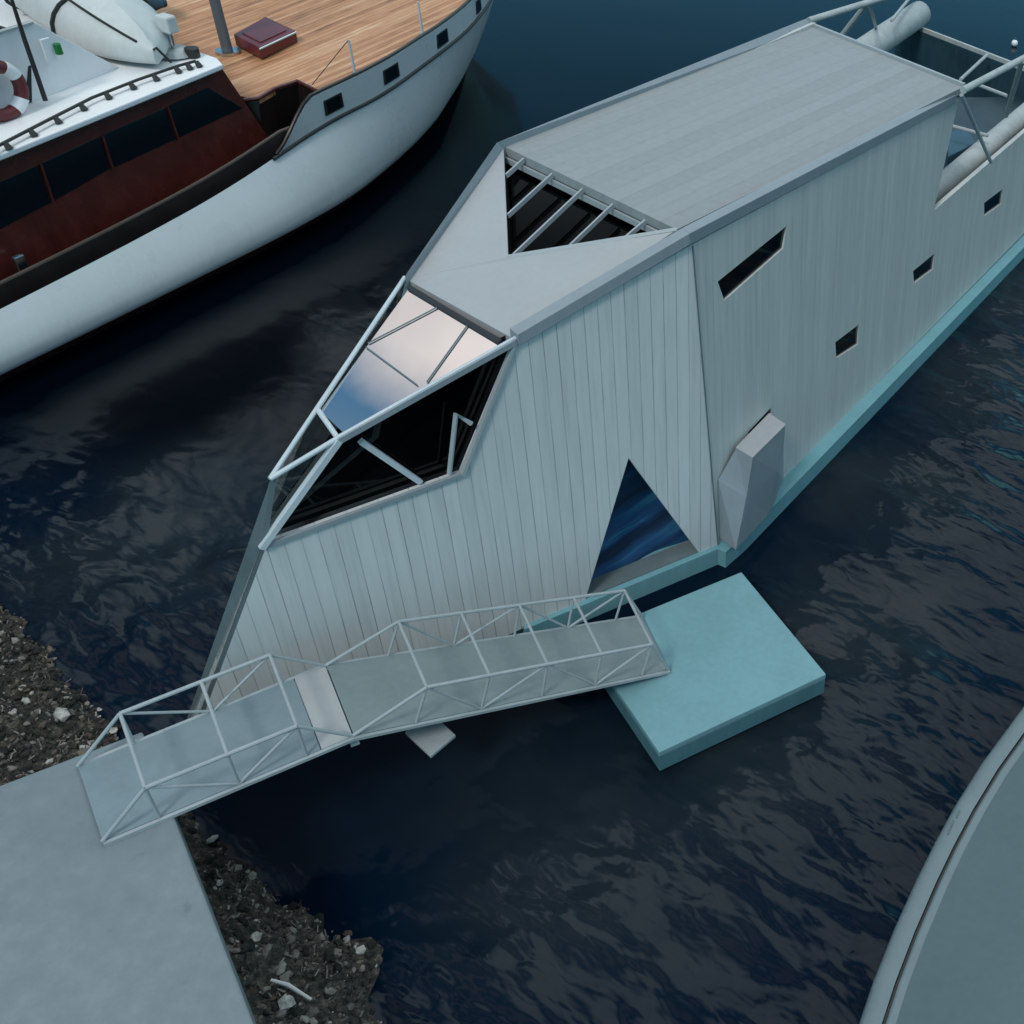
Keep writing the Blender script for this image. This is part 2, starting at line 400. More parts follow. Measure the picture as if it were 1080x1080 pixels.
# larger pale stones one can count, and a bleached stick
spots = [((302, 1058), .17, 'broad pale stone under the bleached stick at the foot of the bank'), ((63, 756), .20, 'large pale stone on the rubble left of the gangway landing'),
         ((120, 771), .10, 'small white stone right beside the landing end of the gangway'), ((225, 885), .11, 'pale stone at the water just below the gangway'),
         ((28, 740), .10, 'small pale stone on the left bank, upper left of the large pale one'), ((380, 1003), .10, 'pale stone at the outermost corner of the rubble point'),
         ((268, 990), .13, 'pale angular stone in the middle of the rubble by the quay edge')]
for (px, py), r, lab in spots:
    g0 = at(px, py, .6); g0 = at(px, py, max(.05, bank_h(g0.x, g0.y))); g0 = at(px, py, max(.05, bank_h(g0.x, g0.y)))
    mb = MB(); stone(mb, (g0.x, g0.y, g0.z+r*.1), r*.75, .5, px)
    tag(mb.build('pale_stone', M['palestone'], smooth=False), lab, 'stone', 'pale stones on the bank')
g0 = at(293, 1050, .5); g1 = at(330, 1059, .5)
for gg in (g0, g1): gg.z = max(.3, bank_h(gg.x, gg.y)+.14)
mb = MB(); mb.tube([g0, mid(g0, g1, .4)+V((0, .03, .02)), g1], [.02, .03, .022], 8)
tag(mb.build('driftwood_stick', M['drift'], smooth=True), 'short bleached stick lying on the dark rubble', 'driftwood')

# ---------------------------------------------------------------- floating dock
FZ = .6
dk = empty('floating_dock', at(742, 700, 0))
q4 = [at(613, 672, FZ), at(782, 603, FZ), at(871.5, 711, FZ), at(695, 793.5, FZ)]
mb = MB(); mb.slab([q4], (0, 0, -.12)); mb.build('float_top', M['dock'], dk, bevel=.018)
ctr4 = sum(q4, V())/4
mb = MB(); mb.slab([[ctr4+(p-ctr4)*.998-V((0, 0, .121)) for p in q4]], (0, 0, -.38)); mb.build('float_side', M['side_shade'], dk, bevel=.01)
inn = [mid(p, (q4[0]+q4[2])/2, .06) for p in q4]
mb = MB(); mb.slab([[p-V((0, 0, .5)) for p in inn]], (0, 0, -.35)); mb.build('float_base', M['black'], dk)
tag(dk, 'thick square pale teal floating dock at the foot of the gangway', 'floating dock')

# ---------------------------------------------------------------- gangway
gw = empty('gangway', at(372, 776, 0))
KZ = QZ+.06
bl, fl = at(82, 808, KZ), at(108, 887, KZ); kb, kf = at(343, 702, KZ), at(372, 776, KZ)
eb, ef = at(677, 650, .68), at(705, 706, .68)
th = V((0, 0, -.055))
MB().slab([[bl, fl, mid(fl, kf, .86), mid(bl, kb, .86)]], th).build('deck_panel', M['deck1'], gw, bevel=.008)
MB().slab([[mid(bl, kb, .863), mid(fl, kf, .863), kf, kb]], th).build('sunlit_deck_end', M['deck_sunlit'], gw, bevel=.008, label='sunlit deck end at the bend of the gangway, painted whiter')  # sunlit end of the deck, its brightness put into a whiter colour
MB().slab([[kb+V((.01, .012, 0)), kf+V((.01, .012, 0)), ef, eb]], th).build('deck_panel', M['deck2'], gw, bevel=.008, label='brownish grey sloping deck panel')
def edge_beam(p, q, off): MB().bar(p+off, q+off, .05, .05).build('side_beam', M['alu'], gw)
for (p, q) in ((bl, kb), (fl, kf), (kb, eb), (kf, ef)):
    sgn = 1 if p in (bl, kb) and q in (kb, eb) else -1
    dr = (q-p).normalized(); nrm = V((-dr.y, dr.x, 0)).normalized()*.03*sgn
    edge_beam(p, q, nrm+V((0, 0, -.036)))
RB = .021
def brace(p, q, name='brace', r=RB): MB().tube([p, q], r, 8).build(name, M['alu'], gw, smooth=True)
def truss(p0, p1, q0, q1, tops, bots, hgt, links, start, endd):
    tn = []
    for (a0, a1) in ((p0, p1), (q0, q1)):
        T = [mid(a0, a1, u)+V((0, 0, hgt)) for u in tops]; B = [mid(a0, a1, u) for u in bots]
        MB().tube(T, .03, 8).build('top_chord', M['alu'], gw, smooth=True)
        for (i, j) in links: brace(T[i], B[j])
        if start: brace(a0, T[0], 'end_post', .026)
        if endd: brace(T[-1], a1, 'end_post', .026)
        tn.append(T)
    for x, y in zip(*tn): brace(x, y, 'crossbar', .024)
truss(bl, kb, fl, kf, [.21, .52, .80], [.21, .52, .80], .62, [(0, 0), (1, 1), (2, 2), (0, 1), (2, 1)], True, True)
truss(kb, eb, kf, ef, [.22, .40, .58, .76, .94], [.17, .36, .55, .73, .90], .70,
      [(0, 0), (0, 1), (1, 1), (2, 1), (2, 2), (2, 3), (3, 3), (4, 3), (4, 4)], True, True)
MB().bar(mid(kb, eb, .0)-V((0, 0, .16)), mid(kf, ef, 0)-V((0, 0, .16)), .12, .12).build('kink_beam', M['alu'], gw)
tag(gw, 'grey aluminium truss gangway bending from the quay down to the teal dock', 'gangway')

# square plate hung under the bend
pz = 1.3
pc = [at(427, 772, pz), at(454, 797.5, pz), at(480.5, 775, pz)]; pc.append(pc[0]+pc[2]-pc[1])
ctr = (pc[0]+pc[2])/2
MB().slab([pc], (0, 0, -.06)).build('hanging_plate', M['alu'], gw, bevel=.01, label='square pale plate hanging under the bend')
MB().tube([mid(ctr, pc[3], .7), mid(kb, eb, .12)*.45+mid(kf, ef, .12)*.55-V((0, 0, .06))], .05, 10).build('hanger', M['alu'], gw, smooth=True)

# ---------------------------------------------------------------- houseboat
hb = empty('houseboat', (-4.5, 18, 0))
CB = V((-3.72, 16.95, 0))                                     # foot of the corner between the two starboard walls
FN = V((FD.y, -FD.x, 0))                                      # outward normal of the front starboard wall
def onF(x, y): return onplane(x, y, CB, FN)
ctop = onF(730, 252); cbot = onF(757, 576)
wrear = at(1080, 246, .5)
u1 = ctop-cbot; u2 = wrear-cbot; WN = u2.cross(u1).normalized()
if WN.x < 0: WN = -WN
def onW(x, y): return onplane(x, y, cbot, WN)
S0, T, B2, K = onF(543, 359), onF(357, 463), onF(275, 577), onF(487, 500)
P0 = at(428, 294, 6.28)
gn = (S0-P0).cross(T-P0)
P1, B1 = onplane(335, 432, P0, gn), onplane(285, 505, P0, gn)
bowS = V((-10.62, 10.02, .05)); PO = -FN*.27; bowP = bowS+PO
ZR = 7.05
ZQ = 6.72                                                     # the flat roof falls slightly towards the stern
crL, crR = at(531, 154, ZR), at(714, 242, ZR)
rearL, rearR = at(856, 27, ZQ), at(1017, 91, ZQ)
TH = .12
# walls
th_in = -FN*TH
bF = [onF(757, 576), onF(640, 628)]
def downF(p, z): return V((p.x, p.y, z))
door = [onF(616, 621), onF(663, 483), onF(737.5, 569.5)]
zb = .42
wallF = [downF(cbot, zb), ctop-V((0, 0, .1)), S0-V((0, 0, .09)), K, B2, bowS, downF(mid(bowS, cbot, .35), zb*.6)]
for d_ in door: pass
for k_ in (0, 2): door[k_] = V((door[k_].x, door[k_].y, zb))
wallF += door
MB().slab([wallF], th_in).build('front_wall', M['front_boards'], hb, label='front wall of wide white vertical boards')
# rear starboard wall with slot window, portholes and the slanted cut behind the cabin
slot = [onW(757, 297), onW(830, 238), onW(826, 262), onW(764, 317)]
ph = [[(881, 361), (906, 342), (905, 363), (882, 378)], [(963, 286), (986, 267), (984, 284), (964, 299)], [(1038, 214), (1058, 199), (1056, 215), (1038, 228)]]
slit = [onW(789, 456), onW(813, 430), onW(814, 436), onW(791, 461)]
cut_t, cut_b = onW(1011, 106), onW(985, 222)
bulw = onW(1080, 140); far_t = cut_b+(bulw-cut_b)*1.9
far_b = V((0, 0, 0))+cbot+(wrear-cbot)*1.33; 
wallW = [cbot+V((0, 0, 0)), wrear, far_b, far_t, cut_b, cut_t, ctop-V((0, 0, .1))]
holes = [slot, slit]+[[onW(*q) for q in pp] for pp in ph]
wv = -WN*TH
MB().slab([wallW]+holes, wv).build('rear_wall', M['rear_boards'], hb, label='rear wall of narrow white vertical boards')
MB().bar(cbot+FN*.004+WN*.004, ctop-V((0, 0, .12))+FN*.004+WN*.004, .022, .022).build('corner_trim', M['stem'], hb)
# window panes
for hl in holes:
    cc = sum((V(p) for p in hl), V())/4
    MB().poly([cc+(V(p)-cc)*1.1-WN*.035 for p in hl]).build('window_pane', M['dark_glass'], hb)
# folded sheet painted as the blue reflection in the triangular doorway; grey threshold
def reflection_sheet(c0, c1, top, inn):
    ring = []
    for i in range(15):
        k = i/14; row = []
        base = mid(c0, c1, .5)*(1-0)+V((0, 0, 0))
        for j in range(41):
            s = j/40; p = c0*(1-s)+c1*s+V((0, 0, k*(top.z-c0.z)))
            wob = .05*math.sin((k-.22*s)*30)+.02*math.sin((k-.25*s)*71+1)
            row.append(p-FN*(inn+.55*k+wob))
        ring.append(row)
    return MB().loft(ring)
m = M['reflection_sheet']; t = NT(m); p = t.pos()
cv = t.math('ADD', t.dot(p, FD*-.28), t.math('MULTIPLY', t.dot(p, V((0, 0, 1))), 1.0))
cb2 = t.n('ShaderNodeCombineXYZ'); t.l(cv, cb2.inputs[0]); t.l(t.math('MULTIPLY', t.dot(p, FD), .06), cb2.inputs[1])
t.base(t.ramp(t.noise(cb2.outputs[0], 3.2, 3), [(.36, (.003, .016, .042)), (.58, (.009, .06, .16)), (.74, (.05, .25, .36))]))
pad = FD*.3
reflection_sheet(door[0]-pad, door[2]+pad, door[1]+V((0, 0, .1)), .42).build('reflection_sheet', M['reflection_sheet'], hb, smooth=True, label='folded sheet painted as a blue reflection in the triangular doorway')
MB().slab([[door[0]-FN*.01+V((0, 0, .035)), door[2]-FN*.01+V((0, 0, .035)), door[2]-FN*.40+V((0, 0, .035)), door[0]-FN*.40+V((0, 0, .035))]], (0, 0, -.03)).build('threshold', M['stem'], hb)

# pontoon under the walls
def W0(k, off=0, z=0): q = cbot+(wrear-cbot)*k+V((WN.x, WN.y, 0))*off; return V((q.x, q.y, z))
def F0(d, off=0, z=0): q = cbot-FD*d+FN*off; return V((q.x, q.y, z))
pont = [F0(4.1, .10), F0(.05, .10), F0(-.02, .26), W0(.035, .30), W0(1.33, .30), W0(1.33, -5.6), W0(.2, -5.2), F0(3.4, -3.2)]
MB().slab([[V((q.x, q.y, .43)) for q in pont]], (0, 0, -.9)).build('pontoon', M['teal'], hb, bevel=.012)
MB().slab([[F0(3.9, -.1, .3), F0(3.9, -2.8, .3), bowP+V((.25, .35, .2)), bowS+V((.12, .1, .2))]], (0, 0, -.7)).build('fore_hull', M['stem'], hb)

# stem and port side
MB().slab([[B2, bowS, bowP, B1-V((0, 0, .02))]], FD*.08).build('stem', M['stem'], hb)
pcT = at(527, 151, ZR); pcB = V((pcT.x-.05, pcT.y, zb))
KP = V((P0.x-.35, P0.y-1.3, 4.05)); B2P = B2+PO
def vslab(pts, vec): return MB().slab([pts], vec)
pin = V((.1, .02, 0))
mb = MB(); tri = [(pcB, pcT, P0), (pcB, P0, KP), (pcB, KP, B2P), (pcB, B2P, bowP)]
for tr_ in tri: mb.slab([list(tr_)], pin)
mb.build('port_front_wall', M['front_boards'], hb)
pr = rearL+(rearL-pcT).normalized()*0
PD = (V((rearL.x, rearL.y, 0))-V((pcT.x, pcT.y, 0))).normalized()
def Pp(p, z): return V((p.x, p.y, z))
pend = pcT+PD*17.5
MB().slab([[pcB, Pp(pend, zb), Pp(pend, 4.0), Pp(rearL+PD*.6, 4.0), Pp(rearL, 6.8), Pp(pcT, 6.8)]], pin).build('port_rear_wall', M['rear_boards'], hb)
MB().poly([P0, KP, B2P, B1]).build('port_bow_pane', M['bow_glass'], hb)

# roof: rear flat part, sloped front facet, kerbs
down = V((0, 0, -.16))
MB().slab([[crL, crR, rearR, rearL]], down).build('roof', M['roof'], hb)
S0i = V((S0.x, S0.y, S0.z))-FN*.06
facet = [crL, P0+V((0, .03, 0)), S0i, crR]
skA, skB, skC = crL, crR, None
fn_ = ((S0i-crL).cross(crR-crL)).normalized(); fn_ = fn_ if fn_.z > 0 else -fn_
apex = onplane(536, 271, crL, fn_)
hA = mid(crL, crR, .012)+(apex-crL)*.012; hB = mid(crR, crL, .012)+(apex-crR)*.012
# the facet is a U round the skylight: left strip, front, right strip
MB().slab([[crL, P0, S0i, crR, apex]], down*.8).build('sloped_roof', M['facet'], hb, label='pale sloped roof facet round the triangular skylight')
rec = -fn_*.30
MB().poly([crL+rec, crR+rec, apex+rec]).build('skylight_pane', M['sky_glass'], hb)
def onFac(x, y): return onplane(x, y, crL, fn_)
sk = []
for (x0, y0, x1, y1) in ((552, 166, 533, 183), (582, 182, 535, 225), (614, 198, 541, 267), (646, 214, 600, 258), (680, 231, 660, 248)):
    MB().bar(onFac(x0, y0)-fn_*.05, onFac(x1, y1)-fn_*.05, .032, .08, fn_).build('mullion', M['grey_frame'], hb)
MB().bar(apex+fn_*.012-fn_*.03, crR+fn_*.012-fn_*.03, .09, .06, fn_).build('skylight_frame', M['grey_frame'], hb)
MB().bar(crL-V((0, 0, .20))-PD*.06, crR-V((0, 0, .20))-PD*.06, .05, .10).build('skylight_frame', M['grey_frame'], hb)
def kerb(name, o0, o1, i0, i1, h0, h1):
    """a strip with a sloping top between an outer and an inner line"""
    o0, o1, i0, i1 = map(V, (o0, o1, i0, i1)); d = V((0, 0, -.2))
    r0 = [o0+d, o0+V((0, 0, h0)), i0+V((0, 0, h1)), i0+d]; r1 = [o1+d, o1+V((0, 0, h0)), i1+V((0, 0, h1)), i1+d]
    MB().loft([r0, r1], closed=True, cap=True).build(name, M['trim'], hb, bevel=.008)
# starboard kerb: its outer face overhangs the wall a little
oCr, oR = onplane(727, 246, ctop+FN*.06, FN), onplane(1009, 100, cbot+WN*.06, WN)
oCr = onplane(728, 246, cbot+WN*.06, WN)*.5+oCr*.5
iCr, iR = at(720, 240, oCr.z+.0), at(1007, 93, oR.z+.03)
oS = onplane(546, 353, ctop+FN*.06, FN); iS = onF(541, 350)-FN*.12
kerb('roof_edge', oCr, oR, iCr, iR, 0.0, .0)
kerb('roof_edge', oS, oCr, iS, iCr, 0.0, .0)
lo0, lo1, li0, li1 = at(524, 150, 7.2), at(850, 19.5, 6.88), at(531, 156, ZR), at(856, 28, ZQ)
kerb('roof_edge', lo0, lo1, li0, li1, .0, .0)
kerb('roof_edge', at(427, 291, 6.42), lo0, V(P0)+V((.07, 0, .0)), li0, 0, 0)
MB().bar(rearL+V((0, 0, .02)), rearR+V((0, 0, .02)), .08, .09).build('roof_edge', M['grey_frame'], hb)

# bow: reflective roof pane, open bow tip and the big side window
g_off = gn.normalized(); g_off = g_off if g_off.z > 0 else -g_off
gA, gB, gC, gD = [onplane(x, y, P0, gn) for x, y in ((431, 303), (528, 361), (362, 456), (337, 432))]
MB().poly([gA-g_off*.02, gB-g_off*.02, gC-g_off*.02, gD-g_off*.02]).build('roof_pane', M['nose_glass'], hb, label='mirror bright glass roof pane over the bow')
for (x0, y0, x1, y1) in ((461, 324, 388, 362), (493, 343, 450, 403), (386, 366, 440, 406)):
    MB().bar(onplane(x0, y0, P0, gn), onplane(x1, y1, P0, gn), .018, .014, g_off).build('glazing_bar', M['stem'], hb)
MB().bar(gA-g_off*.01, gB-g_off*.01, .07, .08, g_off).build('glazing_head', M['dark_int'], hb)
S0t = S0+V((0, 0, .03))
MB().tube([onplane(547, 356, P0, gn)+g_off*.02, T+g_off*.02, B1], .038, 10).build('bow_tube', M['white_tube'], hb, smooth=True)
MB().tube([P0+g_off*.03, P1+g_off*.02, B1], .036, 10).build('bow_tube', M['white_tube'], hb, smooth=True)
MB().tube([P1, T], .04, 10).build('bow_tube', M['white_tube'], hb, smooth=True)
MB().bar(T+FN*.02, B2+FN*.02, .085, .1, FN).build('bow_post', M['white_tube'], hb)
MB().bar(S0+FN*.015, T+FN*.015, .09, .10, FN).build('window_head', M['trim'], hb)
MB().bar(B2+FN*.012, K+FN*.012, .07, .06, FN).build('window_sill', M['trim'], hb)
MB().bar(K+FN*.012, S0+FN*.012, .05, .09, FN).build('window_jamb', M['grey_frame'], hb)
MB().poly([p-FN*.22 for p in (B2, K, S0, T)]).build('bow_window_pane', M['dark_glass'], hb)
MB().poly([T-FN*.02, B1, B2-FN*.02]).build('bow_tip_pane', M['bow_glass'], hb)
# inside the bow: deck, a pale beam and a stair rail seen through the dark glass
fl_z = 3.7
MB().slab([[Pp(B2, fl_z)-FN*.15+FD*.3, Pp(K, fl_z)-FN*.15, Pp(cbot+FD*-.3, fl_z)-FN*.3, Pp(pcT, fl_z)+V((.3, 0, 0)), Pp(KP, fl_z)+V((.2, 0, 0)), Pp(B2P, fl_z)+FD*.4]], (0, 0, -.12)).build('upper_floor', M['floor_int'], hb)
MB().bar(onF(383, 469)-FN*.1, onF(446, 512)-FN*.1, .085, .08, FN).build('window_beam', M['white_tube'], hb)
rl = [onF(475, 501)-FN*.04, onF(482, 438)-FN*.04, onF(498, 448)-FN*.04]
MB().tube(rl, .04, 8).build('stair_rail', M['grey_frame'], hb, smooth=True)
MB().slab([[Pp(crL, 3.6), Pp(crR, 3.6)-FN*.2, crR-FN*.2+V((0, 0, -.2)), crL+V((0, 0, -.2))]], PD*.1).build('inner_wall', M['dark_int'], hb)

# projecting box on the rear wall with the pale lid
pk = [(776.7, 472.5), (811, 437.5)]
bA, bB = onW(*pk[0]), onW(*pk[1])
zt = bA.z+.02
out = .62
tA = at(776.7, 472.5, 2.5); tB = at(810.8, 437.5, 2.5); tC = at(828.3, 449, 2.5); tD = at(794, 483, 2.5)
loA = onW(757, 505); loB = onW(822, 487)
bd = V((WN.x, WN.y, 0)).normalized()
botA, botB, botC = cbot+WN*.02+V((0, 0, -.02)), onW(823, 505), None
rings = [[onW(757, 506), onW(822, 470), at(821, 497, .9), at(775, 500, 1.7)],]
vb = [tA, tB, tC, tD,                                   # lid 0-3
      onW(757, 506)+WN*.01, onW(826, 470)+WN*.01,       # wall side, below the lid 4,5
      at(820, 497, 1.55),                                # outer far edge 6
      at(787, 525, 1.6),                                # fold 7
      onW(759, 567)+WN*.01, at(776, 580, .5), at(811, 542, .5), onW(826, 506)+WN*.01]   # foot 8..11
fb = [[0, 1, 2, 3], [0, 3, 7, 4], [3, 2, 6, 7], [2, 1, 5, 6], [1, 0, 4, 5], [4, 7, 9, 8], [7, 6, 10, 9], [6, 5, 11, 10], [5, 4, 8, 11], [8, 9, 10, 11]]
mb = MB(); mb.add(vb, [f for f in fb if f != [0, 1, 2, 3]]); mb.build('projecting_box', M['trim'], hb, label='projecting grey box low on the rear wall')
cen = sum((V(p) for p in (tA, tB, tC, tD)), V())/4
MB().slab([[cen+(p-cen)*1.03+V((0, 0, .03)) for p in (tA, tB, tC, tD)]], (0, 0, -.035)).build('box_lid', M['facet'], hb, bevel=.006, label='pale flat lid of the projecting box')

# open aft deck: floor, transom, floats, roof level frame with braces
AZ = 3.1
sR0 = W0(.5, -.15, AZ); sR1 = W0(1.33, -.15, AZ)
MB().slab([[Pp(sR0, AZ), Pp(sR1, AZ), Pp(pend, AZ)+V((.15, 0, 0)), Pp(rearL-PD*.5, AZ)+V((.15, 0, 0))]], (0, 0, -.1)).build('aft_deck', M['aft'], hb)
tp0 = at(968, 29, 4.0); tp1 = at(1069, 68, 4.0); tdir = (tp1-tp0).normalized()
pw = Pp(pend, 4.0)
t_port = tp0-tdir*.8; t_star = tp1+tdir*1.2
MB().bar(t_port, t_star, .10, .12).build('transom_rail', M['pale_tube'], hb)
MB().slab([[t_port-V((0, 0, .06)), t_star-V((0, 0, .06)), Pp(t_star, zb), Pp(t_port, zb)]], PD*-.1).build('transom', M['aft'], hb)
MB().slab([[Pp(rearL, AZ)+V((.2, -.1, 0)), Pp(rearR, AZ)-WN*.3, rearR-WN*.25-V((0, 0, .2)), rearL+V((.2, -.1, -.2))]], -PD*.1).build('cabin_rear_wall', M['dark_int'], hb)
def round_tube(p, q, r, name='aft_float'):
    d = (q-p).normalized(); pts = [p, p+d*.06, p+d*.2, q-d*.2, q-d*.06, q]; rs = [r*.45, r*.82, r, r, r*.82, r*.45]
    MB().tube(pts, rs, 20).build(name, M['pale_tube'], hb, smooth=True)
s0, s1 = at(985, 203, 3.6), at(1081, 121, 3.6)
round_tube(s0-(s1-s0)*.12, s1+(s1-s0)*.6, .30)
r0, r1 = at(897, 64, 4.3), at(972, 13, 4.3)
round_tube(r0-(r1-r0)*.4, r1, .40)
MB().tube([at(940, 22, 5.0), at(957, 1, 5.0), at(968, -14, 5.0)], .05, 8).build('frame_bar', M['pale_tube'], hb, smooth=True)
# roof level bars
pb0, pb1 = at(853, 22, 6.8), at(915, 3, 6.8); pdv = (pb1-pb0)
MB().tube([pb0, pb0+pdv*2.6], .085, 10).build('frame_bar', M['pale_tube'], hb, smooth=True)
sb0, sb1 = at(1022, 92, 6.9), at(1079, 62, 6.9); sdv = (sb1-sb0)
MB().tube([sb0-sdv*.1, sb0+sdv*2.2], .085, 10).build('frame_bar', M['pale_tube'], hb, smooth=True)
def strut(p, q, r=.06, m_='pale_tube'): MB().tube([p, q], r, 8).build('frame_strut', M[m_], hb, smooth=True)
strut(pb1, at(886, 40, 5.6), .075); strut(pb1+pdv*.03, at(924, 30, 4.6), .05, 'grey_frame')
sbv = at(1078, 64, 6.9)
strut(sbv, at(1061, 122, 4.5), .07)
strut(at(1014, 100, 6.6), at(1045, 171, 4.35), .05, 'grey_frame')
strut(at(1033, 90, 4.6), at(1062, 101, 4.6), .05, 'grey_frame'); strut(at(1042, 57, 4.2), at(1013, 84, 4.6), .05)
MB().tube([at(1000, 132, 4.2), at(1042, 143, 4.2)], .05, 8).build('deck_pipe', M['grey_frame'], hb, smooth=True)
MB().slab([[at(998, 140, 3.6), at(1018, 133, 3.6), at(1030, 150, 3.6), at(1000, 165, 3.6)]], (0, 0, -.3)).build('deck_locker', M['blue'], hb, bevel=.03)
tag(hb, 'angular white boarded houseboat with pointed glazed bow and teal pontoon', 'houseboat')
# ---------------------------------------------------------------- motor yacht, local frame: s forward, t to starboard, z up
ya = empty('motor_yacht', (YO+YN*-4.5)[:])
def yT(x, y, t):
    p = onplane(x, y, Y(0, t, 0), YN)-YO; return p.dot(YH), p.z
def yZ(x, y, z):
    p = at(x, y, z)-YO; return p.dot(YH), p.dot(YN)
TC = -4.5
def itp(x, xs, ys): return float(np.interp(x, xs, ys))
def sm(x, xs, ys):                                       # smoothed interpolation along the hull
    return sum(itp(x+k, xs, ys) for k in (-1, -.5, 0, .5, 1))/5
WX = [-16, -9, -5, -2.7, 0, 2.6, 6, 8.9, 12, 14.6]; WY = [-.6, -.30, -.15, -.08, 0, -.13, -.92, -1.94, -3.2, -4.48]
SX = [-16, -9, -5, 0, 2.3, 4.8, 8.7, 10.9, 13.5, 15.5, 16.8]; SY = [-.2, .05, .1, .14, .18, .1, -.5, -1.1, -2.2, -3.4, -4.47]
mp = [yT(x, y, t) for x, y, t in ((0, 328, .1), (93, 280, .1), (175, 237, .12), (241, 200, .14), (290, 167, .15), (345, 128, .15), (395, 105, .08), (462, 61, -.2), (498, 30, -.75))]
MX = [-16]+[p[0] for p in mp]+[17]; MY = [mp[0][1]-.3]+[p[1] for p in mp]+[3.4]
BX = [2, 5, 9, 11, 17]; BY = [3.28, 3.35, 3.5, 3.6, 4.1]
def tW(s): return sm(s, WX, WY) if s < 14 else itp(s, WX, WY)
def tS(s): return sm(s, SX, SY) if s < 15.5 else itp(s, SX, SY)
def zM(s): return sm(s, MX, MY)
def zB(s): return sm(s, BX, BY)
S_ = [-16+.5*i for i in range(61)]+[14.6, 15, 15.5, 16, 16.4, 16.75]
def section(s):
    tw, ts, zm = tW(s), tS(s), zM(s)
    lift = max(0, (s-13.4)/3.3)*3.0                      # raked stem
    kb_ = min(1, max(0, (13-s)/5)); tb = tw+.60*kb_; zb0 = .10+.35*kb_+lift*.95   # lower edge of the white paint
    a = [(TC, -.8+lift), (tw-.7 if s < 10 else (tw+TC)/2, -.5+lift), (tw+.12*kb_, .0+lift*.95), (tb, zb0)]
    for k in (.12, .3, .5, .75):
        a.append((tb+(ts-.04-tb)*k+.16*math.sin(math.pi*k**.7), zb0+(zm-zb0)*k))
    a.append((ts-.04, zm)); return [(max(TC, min(t_, .75)), z_) for t_, z_ in a]
def mir(t): return 2*TC-t
mb = MB()
mb.loft([[Y(s, t_, z_) for t_, z_ in section(s)] for s in S_]); mb.loft([[Y(s, mir(t_), z_) for t_, z_ in section(s)] for s in S_])
mb.add([Y(-16, t_, z_) for t_, z_ in section(-16)]+[Y(-16, mir(t_), z_) for t_, z_ in reversed(section(-16))], [list(range(18))])
mb.build('hull', M['gelcoat'], ya, smooth=True)
mb = MB(); mb.loft([[Y(s, t_+.012, z_) for t_, z_ in section(s)[1:4]] for s in S_ if s < 13.4]); mb.build('boot_stripe', M['bottom'], ya, smooth=True)
# raised fore part of the topsides with its port lights
FS = [.6, .9, 1.2, 1.5, 1.8]+[2.1+.45*i for i in range(32)]+[16.5, 16.78]
def zT(s):                                               # topside top edge sweeps down to the waist
    k = min(1, max(0, (s-.5)/1.75)); return zM(s)+(zB(s)-zM(s))*(k*k*(3-2*k))
def ft(s, k): return tS(s)-.03+.05*k
for fn2 in (lambda t_: t_, mir):
    mb = MB(); rings = []
    for s in FS:
        zm = zM(s)-.02; zb_ = zT(s)
        rings.append([Y(s, fn2(max(TC, tS(s)-.035)), zm), Y(s, fn2(max(TC, tS(s)+.02)), zb_), Y(s, fn2(max(TC-.0, tS(s)-.10)), zb_), Y(s, fn2(max(TC, tS(s)-.16)), zm)])
    mb.loft(rings, closed=True, cap=True).build('topside_panel', M['gelcoat'], ya, smooth=True)
    MB().tube([Y(s, fn2(max(TC, tS(s)+.0)), zM(s)) for s in [.45]+FS], .045, 8).build('rub_rail', M['black'], ya, smooth=True)
    MB().tube([Y(s, fn2(max(TC, tS(s)-.03)), zT(s)+.03) for s in FS], .05, 8).build('cap_rail', M['mahog_d'], ya, smooth=True)
for (x0, y0, x1, y1) in ((341, 126, 366, 103), (402, 91, 426, 71), (459, 57, 478, 38), (502, 26, 514, 9)):
    sa, _ = yT((x0+x1)/2, (y0+y1)/2, .1)
    t_ = tS(sa)+.02
    for it in range(3):
        sa, za = yT((x0+x1)/2, (y0+y1)/2, tS(sa)+.02)
    sl, _ = yT(x0+1, (y0+y1)/2+9, tS(sa)+.02); sr, _ = yT(x1-1, (y0+y1)/2-9, tS(sa)+.02)
    hw = (sr-sl)/2*.8; za = (zM(sa)+zB(sa))/2-.03; hz = .20
    q = [Y(sa-hw, tS(sa-hw)+.015, za-hz), Y(sa+hw, tS(sa+hw)+.015, za-hz+.03), Y(sa+hw, tS(sa+hw)+.02, za+hz+.03), Y(sa-hw, tS(sa-hw)+.02, za+hz)]
    pf = MB().slab([q], YN*-.04).build('port_frame', M['black'], ya, bevel=.01)
    cc = sum(q, V())/4
    MB().poly([cc+(p-cc)*.78+YN*.004 for p in q]).build('port_pane', M['win'], pf)
# foredeck
aft = [yZ(x, y, 3.2) for x, y in ((273, 106), (290, 96), (314, 88), (336, 99))]
dstar = [(s, tS(s)-.12) for s in FS if s > 2.6]
dp = [(1.2, -1.3)]+aft+dstar+[(s, mir(t_)) for s, t_ in reversed(dstar)]+[(1.2, mir(-1.3))]
MB().slab([[Y(s, t_, zB(max(2, s))-.06) for s, t_ in dp]], (0, 0, -.12)).build('foredeck', M['teak'], ya)
MB().tube([Y(s, t_, 3.26) for s, t_ in [(1.0, -.95)]+aft], .055, 8).build('deck_coaming', M['mahog'], ya, smooth=True)
MB().loft([[Y(s, t_, 3.2), Y(s-.25, t_, 1.9)] for s, t_ in [(.9, -1.2)]+aft]+[[Y(2.3, .12, 3.2), Y(1.1, .08, zM(1.1))]]).build('deck_bulkhead', M['mahog_d'], ya)
